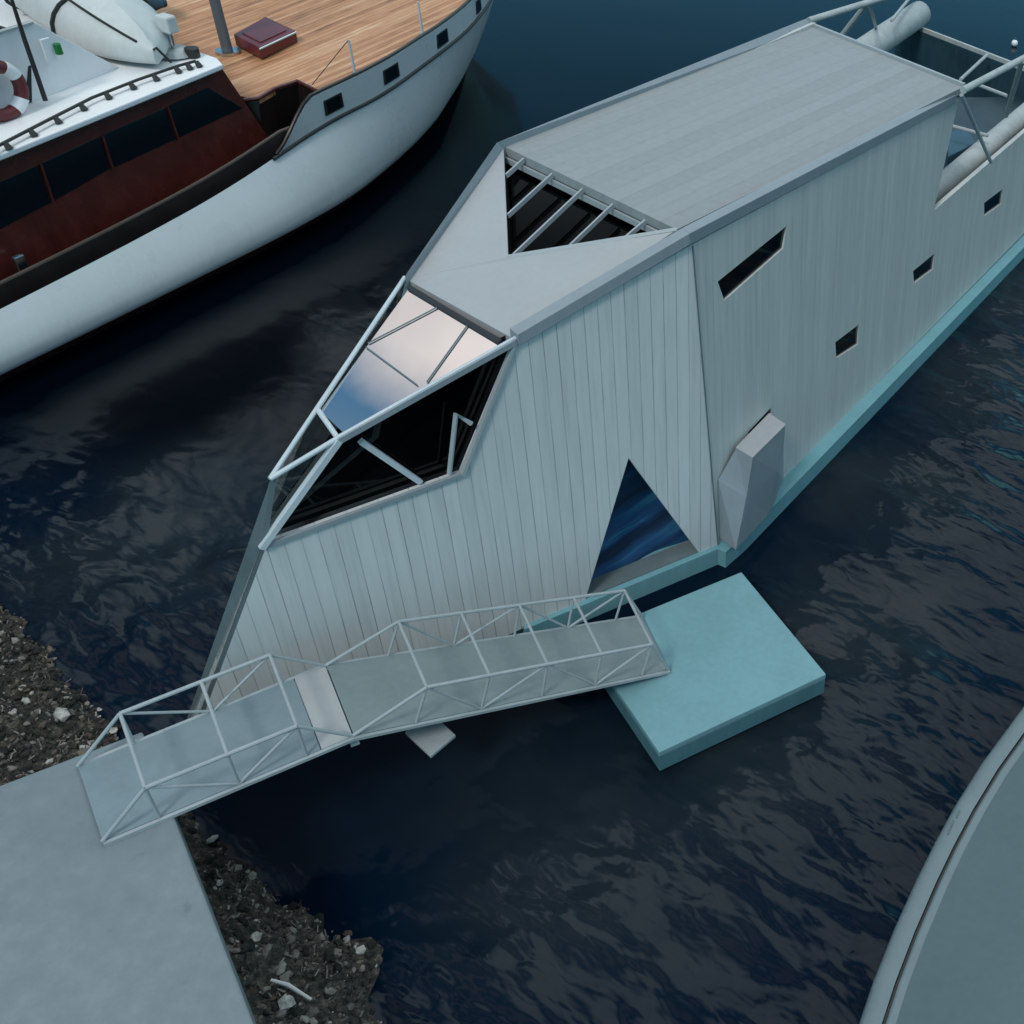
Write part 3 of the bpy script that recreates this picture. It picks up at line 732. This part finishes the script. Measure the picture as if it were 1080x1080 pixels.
# side deck, dark bulwark and capping along the waist
AS = [-16+.5*i for i in range(38)]
zc = lambda s: zM(s)+.40*min(1, max(0, (2.6-s)/1.5))
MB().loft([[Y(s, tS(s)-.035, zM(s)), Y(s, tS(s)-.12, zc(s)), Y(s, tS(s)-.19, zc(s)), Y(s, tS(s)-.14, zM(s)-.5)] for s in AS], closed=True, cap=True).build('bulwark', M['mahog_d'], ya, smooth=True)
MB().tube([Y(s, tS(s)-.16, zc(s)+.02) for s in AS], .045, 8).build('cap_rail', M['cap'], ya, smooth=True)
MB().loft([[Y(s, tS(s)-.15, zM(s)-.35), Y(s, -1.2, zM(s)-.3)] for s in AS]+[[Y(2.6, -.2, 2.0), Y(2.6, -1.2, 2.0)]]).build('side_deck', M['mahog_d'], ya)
# deckhouse
zr_ = lambda s: 4.50+.035*s
def tcab(z): return -.70-.10*(z-3)
cs = [-16, -12, -8, -4, 0, .85]
def cabz(s): return zr_(s)-.06
sf = .95
mb = MB()
lo = 1.5
side = [Y(-16, tcab(lo), lo), Y(sf+.5, tcab(lo), lo), Y(sf-.55, tcab(cabz(sf)), cabz(0)), Y(-16, tcab(4), cabz(-16))]
wp = [(219, 92), (257, 114), (187, 147), (118, 178), (56, 213), (-60, 275), (-60, 216), (42, 173), (107, 143), (176, 112)]
def cw(x, y, d=0.0):
    z = 3.3
    for i in range(4):
        s, z = yT(x, y, tcab(z)+d)
    return Y(s, tcab(z)+d, z)
mb.slab([side], YN*-.12)
front = [Y(sf+.5, tcab(lo), lo), Y(sf-.55, tcab(4.4), cabz(0)), Y(sf-.55, mir(tcab(4.4)), cabz(0)), Y(sf+.5, mir(tcab(lo)), lo)]
mb.slab([front], YH*-.1)
mb.slab([[Y(-16, mir(tcab(lo)), lo), Y(sf+.5, mir(tcab(lo)), lo), Y(sf-.55, mir(tcab(4.4)), cabz(0)), Y(-16, mir(tcab(4)), cabz(-16))]], YN*.12)
mb.build('deckhouse', M['mahog'], ya)
# four big side windows
wins = [[(-58, 218), (40, 174), (53, 214), (-58, 272)], [(44, 172), (105, 144), (116, 178), (57, 212)], [(109, 142), (174, 114), (185, 147), (120, 177)], [(178, 112), (220, 92), (256, 114), (189, 145)]]
for wq in wins:
    q = [cw(x, y, .012) for x, y in wq]
    MB().slab([q], YN*-.03).build('side_window', M['win'], ya, bevel=.006)
for (x0, y0, x1, y1) in ((42, 173, 55, 213), (107, 143, 118, 178), (176, 113, 187, 147)):
    MB().bar(cw(x0, y0, .02), cw(x1, y1, .02), .05, .09, YN).build('window_post', M['mahog'], ya)
top = [Y(-16, -.45, zr_(-16)), Y(.2, -.45, zr_(.2)), Y(.42, -.85, zr_(.4)), Y(.62, -4.5, zr_(.5)+.05), Y(.42, mir(-.85), zr_(.4)), Y(.2, mir(-.45), zr_(.2)), Y(-16, mir(-.45), zr_(-16))]
MB().slab([top], (0, 0, -.13)).build('coach_roof', M['roofwhite'], ya, bevel=.03)
hr = [(-30, 172), (0, 153), (48, 128), (97, 103), (145, 84), (188, 69), (206, 64)]
rail = []
for x, y in hr:
    s, t_ = yZ(x, y, 4.5); s, t_ = yZ(x, y, zr_(s)+.13); rail.append(Y(s, t_, zr_(s)+.13))
hrail = MB().tube(rail, .035, 8).build('hand_rail', M['black'], ya, smooth=True)
for i in range(12):
    k = i/11*(len(rail)-1); j = min(int(k), len(rail)-2); p = mid(rail[j], rail[j+1], k-j)
    MB().tube([p+YN*.02, p-V((0, 0, .12))+YN*.10], [.05, .075], 8).build('rail_foot', M['black'], hrail)
# flybridge: starboard and port wings, front, seat
fz = lambda s: zr_(s)
sC, zC = yT(38, 24, -1.8); sD, zD = yT(0, 50, -1.8)
zl = lambda s: zC+(s-sC)*(zC-zD)/(sC-sD)*.55
for sg in (1, -1):
    tt = lambda t_: t_ if sg == 1 else mir(t_)
    wing = [Y(-12, tt(-1.72), fz(-12)), Y(-1.25, tt(-2.05), fz(-1.25)), Y(sC, tt(-1.85), zC), Y(-12, tt(-1.8), zl(-12)+1.2)]
    MB().slab([wing], YN*(-.1*sg)).build('flybridge_wing', M['roofwhite'], ya, bevel=.015)
    MB().bar(Y(sC-.05, tt(-1.86), zC+.01), Y(-12, tt(-1.8), zl(-12)+1.21), .12, .05).build('wing_capping', M['pale_tube'], ya)
MB().slab([[Y(sC-.6, -1.95, fz(sC)), Y(sC-.1, -1.95, zC-.25), Y(sC-.1, mir(-1.95), zC-.25), Y(sC-.6, mir(-1.95), fz(sC))]], YH*-.08).build('flybridge_front', M['dark_int'], ya)
for (sa, sb, ta, tb, z0, z1) in ((-6.6, -4.6, -2.4, -4.0, .02, .75), (-6.9, -6.5, -2.4, -4.0, .02, 1.5)):
    MB().slab([[Y(sa, ta, fz(sa)+z0), Y(sb, ta, fz(sa)+z0), Y(sb, tb, fz(sa)+z0), Y(sa, tb, fz(sa)+z0)]], (0, 0, z1)).build('helm_seat', M['hatchred'], ya, bevel=.06)
MB().slab([[Y(-4.1, -2.2, fz(-4)+.02), Y(-3.4, -2.2, fz(-4)+.02), Y(-3.4, -4.2, fz(-4)+.02), Y(-4.1, -4.2, fz(-4)+.02)]], (0, 0, .9)).build('helm_console', M['hatchred'], ya, bevel=.05)
# green starboard light in its white bracket
s, z = yT(50, 51, -1.74); p = Y(s, -1.74, z)
nl = MB().slab([[p+YH*-.12-V((0, 0, .3)), p+YH*.10-V((0, 0, .3)), p+YH*.10+V((0, 0, .22)), p+YH*-.12+V((0, 0, .22))]], YN*.05).build('light_bracket', M['roofwhite'], ya, bevel=.01)
MB().tube([p+YH*.16+YN*.1-V((0, 0, .14)), p+YH*.16+YN*.1+V((0, 0, .08))], .075, 12).build('green_lens', M['green'], nl, smooth=True)
# whip aerial, mast, hatch, searchlight, stanchions, hull rail
pA = cwp = None
s, z = yT(48, 106, -1.62); pa0 = Y(s, -1.62, z); pa1 = onplane(26, 42, pa0, YN); pa2 = onplane(8, -14, pa0, YN)
MB().tube([pa0, pa1, pa2], [.05, .045, .03], 8).build('aerial', M['black'], ya, smooth=True)
s, t_ = yZ(240, 54, 3.3); pm = Y(s, t_, 3.25)
MB().tube([pm, pm+V((0, 0, 11))], [.14, .10], 14).build('mast', M['mastp'], ya, smooth=True)
MB().tube([pm, pm+V((0, 0, .08))], .3, 14).build('mast_step', M['steel'], ya, smooth=True)
hq = [at(x, y, 3.62) for x, y in ((246, 36), (280, 17), (312, 32), (273, 50))]
ht = MB().slab([hq], (0, 0, -.32)).build('deck_hatch', M['hatchred'], ya, bevel=.03, label='dark red deck hatch')
cc = sum(hq, V())/4
MB().slab([[cc+(p-cc)*.72+V((0, 0, .035)) for p in hq]], (0, 0, -.04)).build('hatch_lid', M['hatchred'], ht, bevel=.02)
MB().tube([hq[2]+V((0, 0, -.05)), hq[3]+V((0, 0, -.05))], .025, 8).build('hatch_hinge', M['steel'], ht, smooth=True)
s, t_ = yZ(184, 54, zr_(0)+.1); ps = Y(s, t_, zr_(s)+.05)
MB().tube([ps, ps+V((0, 0, .12))], [.42, .3], 14).build('searchlight_base', M['pale_tube'], ya, smooth=True)
MB().tube([ps+V((0, 0, .1)), ps+V((0, 0, .55))], .05, 8).build('searchlight_stem', M['steel'], ya, smooth=True)
pb = ps+V((0, 0, .75))
MB().slab([[pb+YH*a_+YN*b_-V((0, 0, .25)) for a_, b_ in ((-.15, -.19), (.15, -.19), (.15, .19), (-.15, .19))]], (0, 0, .4)).build('searchlight', M['rubber'], ya, bevel=.05)
s, t_ = yZ(203, 56, zr_(0)+.1); pv = Y(s, t_, zr_(s)+.02)
MB().tube([pv, pv+V((0, 0, .2)), pv+V((0, 0, .22))], [.16, .16, .08], 12).build('roof_vent', M['black'], ya, smooth=True)
tops = []
for (x, y, x2, y2) in ((374, 76, 373, 43), (446, 38, 444, 5), (508, 4, 506, -26)):
    s, t_ = yZ(x, y, 3.4); p = Y(s, t_, zB(s)-.02); tops.append(p+V((0, 0, .95)))
    MB().tube([p, p+V((0, 0, .95))], [.04, .03], 10).build('stanchion', M['white_tube'], ya, smooth=True)
    MB().tube([p, p+V((0, 0, .06))], .08, 10).build('stanchion_foot', M['steel'], ya, smooth=True)
MB().tube([tops[0], Y(2.6, -.25, zB(2.6)+.05)], .012, 6).build('guard_wire', M['black'], ya)
pd = [yT(-30, 391, .06), yT(0, 374, .06), yT(40, 352, .08), yT(58, 341, .1)]
MB().tube([Y(s, tS(s)+.02, z) for s, z in pd], .035, 8).build('hull_rail', M['steel'], ya, smooth=True)
s, z = yT(27, 283, -.35); MB().bar(Y(s-.05, -.35, z-.15), Y(s-.05, -.38, z+.32), .12, .22, YH).build('fairlead', M['steel'], ya, bevel=.03)
s, t_ = yZ(366, -4, 3.4); mb = MB(); mb.tube([Y(s-.3, t_, 3.35), Y(s+.3, t_, 3.35)], .16, 12); mb.build('windlass', M['black'], ya, smooth=True)
# dark upper deck block added aft, out of view, to darken the water's reflection
wh = [(-16, -1.9), (-6.2, -1.9), (-5.6, -3.2), (-5.6, mir(-3.2)), (-6.2, mir(-1.9)), (-16, mir(-1.9))]
MB().slab([[Y(a_, b_, fz(a_)+.01) for a_, b_ in wh]], (0, 0, 3.6)).build('added_wheelhouse', M['mahog'], ya)
MB().slab([[Y(a_*1.0+(.5 if a_ > -10 else 0), b_+(.3 if b_ > TC else -.3), fz(a_)+3.62) for a_, b_ in wh]], (0, 0, .15)).build('added_wheelhouse_roof', M['roofwhite'], ya, bevel=.03)
for k in range(4):
    MB().slab([[Y(-15.4+2.35*k, -1.88, fz(-12)+1.6), Y(-13.4+2.35*k, -1.88, fz(-12)+1.6), Y(-13.4+2.35*k, -1.88, fz(-12)+3.1), Y(-15.4+2.35*k, -1.88, fz(-12)+3.1)]], YN*-.03).build('added_wheelhouse_window', M['win'], ya)
tag(ya, 'white motor yacht with teak foredeck and dark red mahogany deckhouse', 'yacht')

# upturned grey inflatable lashed on the coach roof, its rope round it
p0, p1 = Y(1.1, -7.2, zr_(0)+.55), Y(-.95, -1.15, zr_(0)+.28)
di = empty('inflatable_dinghy', mid(p0, p1)-V((0, 0, .5)))
ax = (p1-p0).normalized(); sd = ax.cross(V((0, 0, 1))).normalized(); L = (p1-p0).length
def dsec(k, off=0):
    w_ = 1.12*(1-max(0, (k-.62)/.38)**2.3*.96)+off; hgt = .78*(1-max(0, (k-.6)/.4)**2.2*.72)+off; row = []
    c = p0+ax*(L*k)
    for i in range(25):
        a = 2*math.pi*i/24; ca, sa = math.cos(a), math.sin(a)
        fl = .12*math.exp(-((a-math.pi/2)/.22)**2) if k < .97 else 0   # keel ridge
        row.append(c+sd*(w_*math.copysign(abs(ca)**.85, ca))+V((0, 0, hgt*(sa if sa > 0 else .55*sa)*1.0+fl*(.4+k))))
    return row[:-1]
MB().loft([dsec(k/40) for k in range(41)], closed=True, cap=True).build('tube_hull', M['rubber'], di, smooth=True)
def ropering(k): 
    r = dsec(k, .03); return r+[r[0]]
for k in (.22, .62): MB().tube(ropering(k), .05, 6).build('lashing_rope', M['rope'], di, smooth=True)
ms = [dsec(k/20, .02)[4] for k in range(12, 20)]
MB().tube(ms, .03, 6).build('grab_line', M['rope'], di, smooth=True)
tip = dsec(1)[6]
MB().tube([tip, tip+ax*.15+V((0, 0, .1)), tip+ax*.25+sd*-.2-V((0, 0, .25))], .03, 6).build('painter', M['rope'], di, smooth=True)
tag(di, 'pale grey upturned inflatable dinghy lashed across the yacht coach roof', 'dinghy')

# dark blue bundle beside the dinghy
pbun = at(150, 10, 3.45)
mb = MB(); rg = []
for i in range(9):
    k = i/8; rr = .5*math.sin(math.pi*min(1, max(.08, k)))**.5 if 0 < k < 1 else .08
    rg.append([pbun+YN*(k-.5)*1.9+YH*(rr*math.cos(a)*.8)+V((0, 0, .38+rr*.8*math.sin(a)+.05*math.sin(a*3+k*7))) for a in [2*math.pi*j/14 for j in range(14)]])
mb.loft(rg, closed=True, cap=True)
tag(mb.build('covered_bundle', M['blue'], smooth=True), 'dark blue covered bundle on the teak foredeck behind the dinghy tip', 'covered bundle')

# life ring hung on the starboard wing
s, z = yT(-2, 96, -1.66); pc_ = Y(s, -1.66, z)
lr = empty('life_ring', pc_[:])
RG, rg_ = .50, .135
def arc(a0, a1, n, rad): return [pc_+YH*(RG*math.cos(a))+V((0, 0, RG*math.sin(a))) for a in [a0+(a1-a0)*i/n for i in range(n+1)]]
for k in range(4):
    a0 = R(45+90*k)
    MB().tube(arc(a0-R(28), a0+R(28)-R(0), 10, 0), rg_, 12).build('white_band', M['ringwhite'], lr, smooth=True) if False else None
MB().tube(arc(0, 2*math.pi, 40, 0), rg_, 12, cap=False).build('ring_body', M['ringred'], lr, smooth=True)
for k in range(4):
    a0 = R(40+90*k); MB().tube(arc(a0-R(17), a0+R(17), 8, 0), rg_+.012, 12).build('white_band', M['ringwhite'], lr, smooth=True)
tag(lr, 'dark red and white life ring hung on the white flybridge side', 'life ring')

# ---------------------------------------------------------------- grey boat at the lower right
gb = empty('grey_boat', (3.0, 9.0, 0))
ZG = 1.6
edge_px = [(880, 1135), (905, 1080), (922, 1030), (944, 975), (968, 922), (987, 884), (1008, 846), (1035, 803), (1080, 742)]
ed = [at(x, y, ZG) for x, y in edge_px]
# carry the curve on beyond the frame, forward to the bow and aft
d_last = (ed[-1]-ed[-2]).normalized(); 
for i in range(1, 7):
    ang = -R(5*i); dd = V((d_last.x*math.cos(ang)-d_last.y*math.sin(ang), d_last.x*math.sin(ang)+d_last.y*math.cos(ang), 0))
    ed.append(ed[-1]+dd*1.1)
pre = []
for i in range(7): pre.insert(0, V((ed[0].x+.03*i, ed[0].y-(i+1)*1.2, ZG)))
ed = pre+ed
def nrm2(i):
    d = (ed[min(i+1, len(ed)-1)]-ed[max(i-1, 0)]).normalized(); return V((d.y, -d.x, 0))
N_ = [nrm2(i) for i in range(len(ed))]
CR = 4.2
prof = [(.30, -2.0), (.10, -1.0), (.03, -.35), (0, -.12), (.02, -.03), (.07, .02), (.20, .035), (.285, .02)]
MB().loft([[ed[i]+N_[i]*o_+V((0, 0, z_)) for o_, z_ in prof] for i in range(len(ed))]).build('gunwale', M['greyrim'], gb, smooth=True)
MB().loft([[ed[i]+N_[i]*o_+V((0, 0, z_)) for o_, z_ in ((.285, .019), (.30, -.015), (.325, -.015), (.335, .015))] for i in range(len(ed))]).build('deck_seam', M['black'], gb)
MB().loft([[ed[i]+N_[i]*o_+V((0, 0, z_)) for o_, z_ in ((.333, .016), (.36, .035), (.40, .025), (.46, .03))] for i in range(len(ed))]).build('seam_bead', M['greyrim'], gb, smooth=True)
def dwid(i): return [3.4, 3.4, 3.2, 2.7, 2.0, 1.2][max(0, min(5, i-(len(ed)-6)))]
def dsec_(i):
    w_ = dwid(i); row = [(.455+2*w_*k, .03+.55*(w_/3.4)*math.sin(k*math.pi)) for k in [j/24 for j in range(25)]]
    return row+[(.455+2*w_+.06, -.1), (.455+2*w_+.02, -2.0)]
MB().loft([[ed[i]+N_[i]*o_+V((0, 0, z_)) for o_, z_ in dsec_(i)] for i in range(len(ed))]).build('deck', M['greyboat'], gb, smooth=True)
for (px_, py_) in ((1009, 862), (1003, 872), (1000, 880)):
    pq = at(px_, py_, ZG+.035); MB().tube([pq, pq+V((.03, .12, .004))], .014, 6).build('scuff', M['stem'], gb)
tag(gb, 'broad grey boat deck with rounded rim in the lower right corner', 'boat')

# small white buoy far out
pbuoy = at(1070, 46, .1)
bu = empty('mooring_buoy', (pbuoy.x, pbuoy.y, 0))
mb = MB(); mb.loft([[V((pbuoy.x, pbuoy.y, .12))+V((.14*math.cos(e)*math.cos(a), .14*math.cos(e)*math.sin(a), .14*math.sin(e))) for a in [2*math.pi*j/12 for j in range(12)]] for e in [R(-80+20*i) for i in range(9)]], closed=True, cap=True)
mb.build('float_ball', M['ringwhite'], bu, smooth=True)
MB().tube([(pbuoy.x, pbuoy.y, .25), (pbuoy.x, pbuoy.y, .33)], .03, 8).build('ring_eye', M['steel'], bu)
tag(bu, 'tiny white buoy on the open water at the far right', 'buoy')

# ---------------------------------------------------------------- daylight
w = bpy.data.worlds.new('World'); scn.world = w; w.use_nodes = True; nt = w.node_tree
bg = nt.nodes['Background']
SUN = V((-.15, -.70, .85)).normalized()
el = math.asin(SUN.z); azi = math.atan2(SUN.x, SUN.y)
sky = nt.nodes.new('ShaderNodeTexSky'); sky.sky_type = 'NISHITA'; sky.sun_disc = False
sky.sun_elevation = el; sky.sun_rotation = azi; sky.air_density = 1.0; sky.dust_density = .4; sky.ozone_density = 2
tc = nt.nodes.new('ShaderNodeTexCoord')
class WT(NT):
    def __init__(s): s.t = nt; s.p = None
t = WT(); dirv = tc.outputs['Generated']
sep = t.n('ShaderNodeSeparateXYZ'); t.l(dirv, sep.inputs[0])
zz = t.math('ADD', t.math('MAXIMUM', sep.outputs[2], 0.0), .16)
cx_ = t.math('DIVIDE', sep.outputs[0], zz); cy_ = t.math('DIVIDE', sep.outputs[1], zz)
cmb = t.n('ShaderNodeCombineXYZ', Z=3.7); t.l(cx_, cmb.inputs[0]); t.l(cy_, cmb.inputs[1])
cn = t.noise(cmb.outputs[0], 1.6, 6, .55); cf = t.noise(cmb.outputs[0], 6.0, 5, .6)
bank = t.dot(dirv, (-.54, -.84, 0))                      # banks of cloud with strips of clear sky between
bank = t.math('ADD', bank, t.math('MULTIPLY', t.math('SUBTRACT', cn, .5), .16))
bank = t.math('ADD', bank, t.math('MULTIPLY', t.math('SUBTRACT', cf, .5), .06))
def bp(v): return (v+1)/2
cov = t.ramp(t.math('MULTIPLY', t.math('ADD', bank, 1), .5), [(0, (.05,)*3), (bp(-.85), (.3,)*3), (bp(-.62), (.9,)*3), (bp(-.38), (1,)*3), (bp(-.20), (.05,)*3), (bp(-.14), (.05,)*3), (bp(-.10), (1,)*3), (bp(-.02), (1,)*3), (bp(.03), (.05,)*3), (bp(.13), (.25,)*3), (bp(.35), (.7,)*3), (1, (.7,)*3)])
clc = t.ramp(t.noise(cmb.outputs[0], 2.6, 4), [(.3, (.55, .57, .58)), (.7, (1, 1, 1))])
low = t.n('ShaderNodeMapRange', interpolation_type='SMOOTHSTEP'); t.l(sep.outputs[2], low.inputs[0]); low.inputs[1].default_value = .46; low.inputs[2].default_value = .60
cov = t.math('MULTIPLY', cov, low.outputs[0])
clc = t.mixc(1.0, clc, t.ramp(t.math('MULTIPLY', t.math('ADD', bank, 1), .5), [(bp(-.26), (29.5, 33, 33.5)), (bp(-.16), (15.5, 14.2, 13.9)), (bp(.05), (15.5, 14.2, 13.9)), (bp(.15), (12, 12.4, 12.4))]), 'MULTIPLY')
skyt = t.mixc(1.0, sky.outputs[0], (.70, 1.48, 1.5), 'MULTIPLY')
skyc = t.mixc(cov, skyt, clc)
t.l(skyc, bg.inputs['Color']); bg.inputs['Strength'].default_value = .07
sl = bpy.data.lights.new('sun', 'SUN'); sl.energy = 1.35; sl.angle = R(12); sl.color = (.985, .985, .955)
so = bpy.data.objects.new('sun', sl); COL.objects.link(so); so.rotation_euler = SUN.to_track_quat('Z', 'Y').to_euler(); so.location = (-10, -10, 40)
vs = scn.view_settings; vs.view_transform = 'Standard'; vs.look = 'None'; vs.gamma = 1; vs.use_curve_mapping = False; vs.exposure = .25
